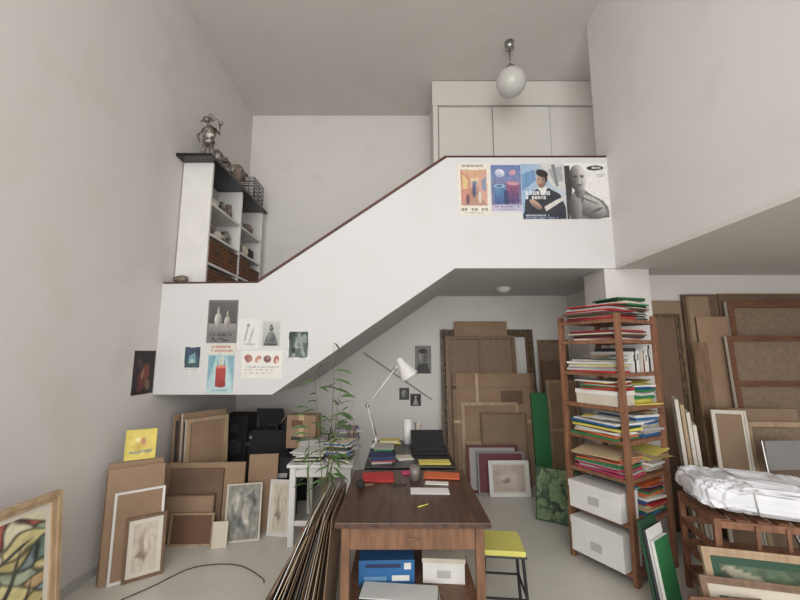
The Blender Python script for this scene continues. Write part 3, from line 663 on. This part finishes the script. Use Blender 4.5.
b.lathe((0, 0, -.15), [(.088, 0), (.082, .03), (.058, .10), (.04, .14), (.035, .18), (.01, .2)], WHITE, cap=False)
b.lathe((0, 0, -.145), [(.001, .05), (.05, .05), (.08, .012)], PAPER, cap=False)
b.done()

# ---------------------------------------------------------------- white table + items
b = B('white_wooden_table')
b.box(-.96, -.40, 3.38, 4.14, .635, .66, WHITE)
for x in (-.94, -.47):
    for y in (3.41, 4.07): b.box(x, x+.05, y, y+.045, 0, .635, WHITE)
b.box(-.89, -.47, 3.42, 3.44, .55, .635, WHITE); b.box(-.935, -.915, 3.455, 4.07, .55, .635, WHITE)
b.box(-.89, -.47, 3.42, 3.44, .16, .20, WHITE)
b.done(.003)
b = B('cardboard_box'); b.M = T(-.98, 4.03, .661) @ RZ(-6)
b.box(-.15, .15, -.09, .09, 0, .32, CARD); b.box(-.025, .025, -.092, .092, .001, .322, TAN)
b.box(-.10, .02, -.093, -.09, .2, .27, BROWN); b.box(-.10, .10, -.093, -.09, .08, .11, CHAR)
b.M = b.M @ T(-.15, 0, .32) @ RY(-50); b.box(-.1, 0, -.09, .09, 0, .004, CARD); b.done(.003)
papers('paper_stack', -.80, 3.53, .661, .26, .24, 5, [PAPER, PAPER2, PAPER3, CHAR, PAPER], .09, .02, 16)
papers('paper_stack', -.53, 3.56, .661, .22, .26, -8, [PAPER, PAPER3, PAPER2, CHAR, TAN, BLUE], .16, .015, 14)
papers('paper_stack', -.52, 3.98, .661, .22, .2, 10, [PAPER, PAPER2, LILAC, MGREY], .20, .01, 12)
b = B('shoe_box'); b.M = T(-.83, 3.76, .661) @ RZ(9); b.box(-.11, .11, -.06, .06, 0, .12, LGREY); b.box(-.114, .114, -.064, .064, .10, .13, PAPER3); b.done(.002)
b = B('plastic_bottle'); b.lathe((-.67, 3.84, .661), [(.03, 0), (.03, .15), (.012, .19), (.012, .22)], CHAR); b.done()
b = B('tin_can'); b.lathe((-.58, 3.80, .661), [(.036, 0), (.036, .11), (.032, .11)], STEEL); b.done()
b = B('brush_jar'); b.lathe((-.47, 3.78, .661), [(.035, 0), (.04, .11), (.036, .11)], PAPER2)
for k in range(7): b.tube([(-.47, 3.78, .68), (-.47+.05*math.cos(k*.9), 3.78+.04*math.sin(k*.9), .86+.015*k)], [.003, .006], [WOOD, CHAR, PINE, RED, WOOD, CHAR, PINE][k], 6)
b.done()
b = B('black_equipment_box'); b.M = T(-1.15, 3.95) @ RZ(4)
b.box(-.14, .12, -.12, .12, 0, .60, BLACKM); b.box(-.10, .06, -.122, -.12, .42, .46, LGREY); b.box(-.10, .02, -.122, -.12, .36, .38, MGREY); b.box(.02, .08, -.122, -.12, .2, .26, PAPER); b.box(-.11, -.03, -.122, -.12, .1, .2, GREY); b.done(.003)
b = B('black_storage_chest'); b.box(-1.70, -1.02, 4.42, 5.0, 0, .58, BLACKM); b.box(-1.72, -1.0, 4.40, 5.02, .58, .61, CHAR)
b.box(-1.42, -1.1, 4.415, 4.42, .2, .24, MGREY); b.done(.004)
b = B('black_printer'); b.M = T(-1.18, 4.62, .611) @ RZ(4)
b.box(-.17, .17, -.15, .15, 0, .18, BLACKM); b.box(-.15, .15, -.13, .13, .18, .21, CHAR); b.box(-.11, .11, -.2, -.15, .03, .04, CHAR); b.box(-.10, .10, -.19, -.1, .041, .045, PAPER); b.box(.07, .14, -.152, -.15, .1, .13, GREY)
b.box(-.12, .12, -.12, -.05, .21, .25, BLACKM); b.done(.006)
b = B('record_player'); b.M = T(-1.54, 4.62, .611) @ RZ(-3)
b.box(-.17, .15, -.16, .16, 0, .10, BLACKM); b.lathe((-.02, 0, .1), [(.13, 0), (.13, .02), (.005, .022)], CHAR); b.tube([(.11, .1, .11), (.11, .1, .14), (.06, -.06, .13)], .006, STEEL)
b.box(-.15, -.11, -.162, -.16, .03, .06, LGREY); b.M = b.M @ T(0, .16, .10) @ RX(25); b.box(-.17, .15, -.01, .0, 0, .26, CHAR); b.done(.004)
b = B('loudspeaker'); b.M = T(-1.92, 4.72)
b.box(-.15, .15, -.15, .15, 0, .88, BLACKM)
for zc, r in ((.25, .11), (.52, .09), (.74, .05)):
    b.M = T(-1.92, 4.57, zc) @ RX(90); b.lathe((0, 0, 0), [(r, 0), (r, .006), (r*.85, .01), (r*.3, .002), (.001, .006)], CHAR, cap=False)
b.done(.006)
b = B('black_portfolio_case'); b.M = T(-1.34, 4.34) @ RZ(3) @ RX(-3)
b.box(-.28, .12, -.05, 0, 0, .76, BLACKM); b.tube([(-.14, -.025, .76), (-.13, -.025, .81), (-.03, -.025, .81), (-.02, -.025, .76)], .008, CHAR); b.done(.006)

# ---------------------------------------------------------------- bamboo plant
b = B('potted_bamboo'); px, py = -.60, 3.04
b.lathe((px, py, 0), [(.09, 0), (.12, .26), (.135, .26), (.135, .3), (.115, .3), (.11, .27)], TERRA, cap=False)
b.lathe((px, py, .02), [(.001, 0), (.08, 0), (.108, .25), (.001, .255)], SOIL, cap=False)
tops = [(-.52, 3.0, 1.68), (-.66, 3.1, 1.46), (-.42, 2.95, 1.38), (-.34, 3.0, 1.24), (-.70, 2.98, 1.18), (-.52, 3.1, 1.12)]
for ti, t in enumerate(tops):
    p0 = Vector((px+random.uniform(-.05, .05), py+random.uniform(-.05, .05), .27)); p1 = Vector(t)
    pts = []
    for k in range(9):
        f = k/8; p = p0.lerp(p1, f)+Vector((.03*math.sin(f*3+ti), .02*math.sin(f*4+ti*2), 0)); pts.append(p)
    b.tube(pts, [.0055-.004*k/8 for k in range(9)], STEM, 6)
    for k in range(13):
        f = .40+.60*k/12; i = min(int(f*8), 7); p = pts[i].lerp(pts[i+1], f*8-i)
        a = random.uniform(0, 6.28); L = random.uniform(.09, .17)
        d = Vector((math.cos(a), math.sin(a)*.8, random.uniform(-.35, .35))).normalized()
        s_ = d.cross(Vector((0, 0, 1))).normalized()*L*.08
        tw = Vector((0, 0, random.uniform(-.5, .5)*L*.14))
        q = [p, p+d*L*.35+s_+tw, p+d*L*.7+s_*.7+tw+Vector((0, 0, -.012)), p+d*L+Vector((0, 0, -.04)), p+d*L*.7-s_*.7-tw+Vector((0, 0, -.012)), p+d*L*.35-s_-tw]
        b.face([b.v(v) for v in q], LEAF)
b.done()

# ---------------------------------------------------------------- yellow stool
b = B('yellow_seat_stool'); b.M = T(.62, 2.53) @ RZ(-6)
b.box(-.125, .125, -.13, .13, .425, .455, YEL); b.box(-.13, .13, -.135, .135, .415, .426, CHAR)
for sx in (-1, 1):
    for sy in (-1, 1): b.tube([(sx*.11, sy*.115, .415), (sx*.135, sy*.14, .0)], .01, BLACKM)
for s_ in (-1, 1):
    b.tube([(-.125, s_*.13, .2), (.125, s_*.13, .2)], .007, BLACKM); b.tube([(s_*.125, -.13, .2), (s_*.125, .13, .2)], .007, BLACKM)
b.done(.006)

# ---------------------------------------------------------------- crate, bag, right clutter
b = B('wooden_crate_rack'); b.M = T(2.34, 2.56) @ RZ(-14)
w, d, h = .42, .24, .62
for sx in (-w, w-.035):
    for sy in (-d, d-.03): b.box(sx, sx+.035, sy, sy+.03, 0, h, SHELFW)
for z in (.1, .27, .42, .57):
    b.box(-w+.035, w-.035, -d, -d+.018, z, z+.04, SHELFW); b.box(-w+.035, w-.035, d-.018, d, z, z+.04, SHELFW)
    b.box(-w, -w+.018, -d+.03, d-.03, z, z+.04, SHELFW); b.box(w-.018, w, -d+.03, d-.03, z, z+.04, SHELFW)
for k in range(8): b.box(-w+.02+k*.105, -w+.09+k*.105, -d+.02, d-.02, .085, .1, SHELFW)
for k in range(8): b.box(-w+.02+k*.105, -w+.09+k*.105, -d+.02, d-.02, .60, .615, SHELFW)
for k in range(4): b.box(-w+.2+k*.15, -w+.22+k*.15, -d-.012, -d, .1, .6, SHELFW)
b.done(.002)
b = B('white_plastic_wrapped_bundle')
b.blob((2.27, 2.56, .725), (.40, .235, .095), PLASTIC, 6, .09, 2.4, .45, rot=(RZ(-14) @ RY(3)).to_3x3(), fold=.28)
b.M = T(2.27, 2.56, .725) @ RZ(-14)
b.tube([(-.13, -.245, -.06), (-.135, -.22, .09), (-.13, 0, .10), (-.125, .22, .09)], .004, LGREY, 6)
b.done()
stack(1.60, 2.48, 35, 8, [('green_portfolio', 'board', .20, .44, .02, .02, dict(m1=PAPER, m2=GREEN)),
    ('paper_folder', 'board', .22, .50, .02, .0, dict(m1=CHAR, m2=PAPER)),
    ('green_portfolio', 'board', .22, .54, .02, .0, dict(m1=DGREEN, m2=DGREEN))])
lean('framed_picture', 'frame', .74, .50, .03, 2.08, 2.19, -14, 16, m1=PINE, m2=DGREEN, im=I_GREEN2, mt=.08, fr=.04)
lean('framed_picture', 'frame', .60, .40, .03, 1.92, 2.11, -14, 22, m1=PINED, m2=PAPER2, im=I_GREEN, mt=.12, fr=.035)
lean('framed_picture', 'frame', .36, .34, .02, 1.70, 2.10, -4, 18, m1=WOOD, m2=PAPER2, im=I_GREEN2, mt=.1, fr=.02)
b = B('grey_folding_chair'); b.M = T(3.04, 2.92) @ RZ(4)
b.box(-.19, .19, -.15, .17, .44, .465, GREY)
for sx in (-.19, .19):
    b.tube([(sx, .20, .92), (sx, .17, .6), (sx, -.1, 0)], .011, STEEL); b.tube([(sx*.9, -.14, .45), (sx*.9, .18, 0)], .011, STEEL)
b.box(-.18, .18, .18, .195, .70, .92, GREY); b.tube([(-.19, -.03, .15), (.19, -.03, .15)], .008, STEEL); b.done(.004)

# ---------------------------------------------------------------- mezzanine shelf unit
b = B('white_shelf_unit')
xa, xb = XL+.01, -1.91
for y in (3.66, 4.38, 5.06): b.box(xa, xb, y, y+.03, 1.36, 3.53, WHITE)
b.box(xa, xa+.01, 3.69, 5.06, 1.36, 3.53, LGREY)
for z in (1.5, 1.85, 2.2, 2.5, 2.8, 3.12):
    b.box(xa+.01, xb, 3.69, 4.38, z-.025, z, WHITE); b.box(xa+.01, xb, 4.41, 5.06, z-.025, z, WHITE)
b.box(XL+.005, -1.86, 3.52, 5.12, 3.53, 3.56, BLACK)
b.done(.002)
def basket(y0, y1, z, h):
    b = B('wicker_basket'); b.box(-2.16, -1.915, y0, y1, z+.001, z+h, WICK)
    for k in range(5): b.box(-2.165, -1.908, y0-.004, y1+.004, z+.015+k*(h-.03)/5, z+.03+k*(h-.03)/5, WICK)
    b.box(-2.17, -1.905, y0-.006, y1+.006, z+h-.02, z+h, BROWN)
    b.box(-1.908, -1.902, (y0+y1)/2-.04, (y0+y1)/2+.04, z+h*.5, z+h*.62, CHAR); b.done(.003)
for z, h in ((2.2, .24), (2.5, .24)):
    basket(3.71, 4.02, z, h); basket(4.05, 4.36, z, h)
    basket(4.43, 4.72, z, h); basket(4.75, 5.04, z, h-.06)
def rock(name, c, s, m): b = B(name); b.blob((c[0], c[1], c[2]+s[2]*1.12), s, m, 3, .3, 2); b.done()
rock('decorative_stone', (-2.03, 3.84, 2.80), (.07, .09, .08), STONE)
rock('decorative_stone', (-2.02, 4.04, 2.80), (.06, .07, .06), PAPER2)
rock('decorative_stone', (-2.02, 4.24, 2.80), (.06, .08, .09), CHROME)
rock('decorative_stone', (-2.03, 4.56, 2.80), (.07, .08, .09), STONE)
rock('decorative_shell', (-2.02, 4.75, 2.80), (.06, .07, .08), PAPER2)
rock('decorative_stone', (-2.02, 4.94, 2.80), (.06, .07, .08), CHAR)
rock('decorative_stone', (-2.02, 3.90, 3.12), (.06, .08, .06), PAPER2)
rock('decorative_stone', (-2.02, 4.56, 3.12), (.06, .07, .06), CHROME)
rock('decorative_stone', (-2.02, 4.85, 3.12), (.06, .1, .08), STONE)
b = B('small_vase'); b.lathe((-2.02, 4.12, 3.121), [(.03, 0), (.055, .05), (.04, .11), (.02, .15), (.028, .17)], CHROME); b.done()
b = B('small_vase'); b.lathe((-2.02, 4.28, 3.121), [(.03, 0), (.045, .08), (.03, .16), (.035, .20)], STONE); b.done()
rock('decorative_stone', (-2.09, 3.56, 2.258), (.07, .04, .035), STONE)
b = B('metal_figure_sculpture'); z = 3.561; x = -2.03; y = 3.76
def P(px_, py_, pz_): return (x+px_*1.18, y+py_, z+pz_*1.18)
b.lathe((x, y, z), [(.08, 0), (.08, .02), (.05, .03)], CHROME)
for o in (-1, 1):
    b.tube([P(o*.035, 0, .02), P(o*.04, -.015, .10), P(o*.025, 0, .20)], [.016, .02, .03], CHROME)
b.blob(P(0, 0, .22), (.06, .05, .05), CHROME, 3, .2, 3)
b.blob(P(0, 0, .30), (.068, .05, .085), CHROME, 3, .2, 3)
b.tube([P(0, 0, .35), P(-.02, 0, .41)], [.024, .016], CHROME)
b.blob(P(-.03, 0, .435), (.042, .036, .036), CHROME, 3, .15)
b.tube([P(-.05, 0, .43), P(-.085, 0, .415)], [.02, .008], CHROME)
for k in range(4):
    b.tube([P(-.02+.012*k, 0, .455-.012*k), P(.0+.022*k, 0, .50-.02*k)], [.01, .004], CHROME, 6)
b.tube([P(-.05, 0, .34), P(-.09, -.02, .27), P(-.06, -.05, .20)], [.02, .015, .01], CHROME)
b.tube([P(.05, 0, .34), P(.10, -.02, .28), P(.11, -.04, .36)], [.02, .015, .01], CHROME)
b.blob(P(.115, -.04, .38), (.025, .02, .025), CHROME, 2)
b.done()
def bust(name, y, s, m):
    b = B(name); z = 3.561; x = -2.02
    b.lathe((x, y, z), [(.07*s, 0), (.075*s, .03*s), (.04*s, .09*s), (.035*s, .14*s)], m)
    b.blob((x, y, z+.21*s), (.075*s, .085*s, .1*s), m, 3, .12)
    b.tube([(x+.07*s, y, z+.23*s), (x+.1*s, y, z+.19*s)], [.012*s, .02*s], m)
    for o in (-1, 1): b.blob((x, y+o*.085*s, z+.21*s), (.02*s, .012*s, .03*s), m, 2)
    for o in (-1, 1): b.blob((x+.065*s, y+o*.03*s, z+.235*s), (.012*s, .015*s, .01*s), CHAR, 2)
    b.box(x+.07*s, x+.082*s, y-.025*s, y+.025*s, z+.155*s, z+.163*s, CHAR)
    b.done()
bust('silver_head_sculpture', 3.94, .85, CHROME)
b = B('silver_ring_sculpture'); cx, cy, cz = -2.02, 4.19, 3.561+.16
b.box(cx-.04, cx+.04, cy-.05, cy+.05, 3.561, 3.59, CHROME)
for R, r in ((.12, .022), (.065, .016)):
    b.tube([(cx+.0+.02*math.sin(k), cy+R*math.cos(k*math.pi/10), cz+R*math.sin(k*math.pi/10)) for k in range(21)], r, CHROME, 8)
b.done()
bust('stone_head_sculpture', 4.46, 1.15, STONE)
b = B('wire_cage'); y0_, y1_, z0_, z1_, xa_, xb_ = 4.66, 5.0, 3.561, 3.86, -2.14, -1.89
for i in range(8):
    y = y0_+(y1_-y0_)*i/7
    for x in (xa_, xb_): b.tube([(x, y, z0_), (x, y, z1_)], .004, CHAR, 5)
    b.tube([(xa_, y, z1_), (xb_, y, z1_)], .004, CHAR, 5)
for i in range(6):
    z = z0_+.004+(z1_-z0_-.004)*i/5
    for x in (xa_, xb_): b.tube([(x, y0_, z), (x, y1_, z)], .004, CHAR, 5)
    for y in (y0_, y1_): b.tube([(xa_, y, z), (xb_, y, z)], .004, CHAR, 5)
for i in range(5):
    x = xa_+(xb_-xa_)*i/4
    for y in (y0_, y1_): b.tube([(x, y, z0_), (x, y, z1_)], .004, CHAR, 5)
b.done()
b = B('power_cable'); pts = []
ctrl = [(-1.90, 2.62), (-1.72, 2.85), (-1.55, 3.10), (-1.25, 3.14), (-1.0, 2.98), (-.95, 2.9)]
for i in range(len(ctrl)-1):
    for k in range(6):
        f = k/6; a, c = Vector(ctrl[i]), Vector(ctrl[i+1]); pa = Vector(ctrl[max(i-1, 0)]); pc = Vector(ctrl[min(i+2, len(ctrl)-1)])
        q = .5*((2*a)+(-pa+c)*f+(2*pa-5*a+4*c-pc)*f*f+(-pa+3*a-3*c+pc)*f**3); pts.append((q.x, q.y, .006))
b.tube(pts, .0035, CHAR, 6); b.done()

# ---------------------------------------------------------------- light
W = bpy.data.worlds.new('World'); S.world = W; W.use_nodes = True
bg = W.node_tree.nodes['Background']; bg.inputs[0].default_value = (.95, .98, 1, 1); bg.inputs[1].default_value = 1.6
def area(name, loc, sx, sy, e, rot, col=(1, .99, .975)):
    l = bpy.data.lights.new(name, 'AREA'); l.shape = 'RECTANGLE'; l.size = sx; l.size_y = sy; l.energy = e; l.color = col
    o = bpy.data.objects.new(name, l); o.location = loc; o.rotation_euler = rot; S.collection.objects.link(o)
area('window_daylight', (-.05, -2.55, 2.7), 3.6, 3.9, 200, (math.radians(90), 0, 0))
area('side_window_daylight', (3.3, -2.55, 1.45), 1.7, 1.4, 30, (math.radians(90), 0, 0))

# ---------------------------------------------------------------- camera
cam = bpy.data.cameras.new('camera'); cam.lens = 17.1; cam.sensor_width = 36; cam.clip_start = .05
co = bpy.data.objects.new('camera', cam); co.location = (0, 0, 1.6)
co.rotation_euler = (math.radians(90+7.94), 0, 0)
S.collection.objects.link(co); S.camera = co
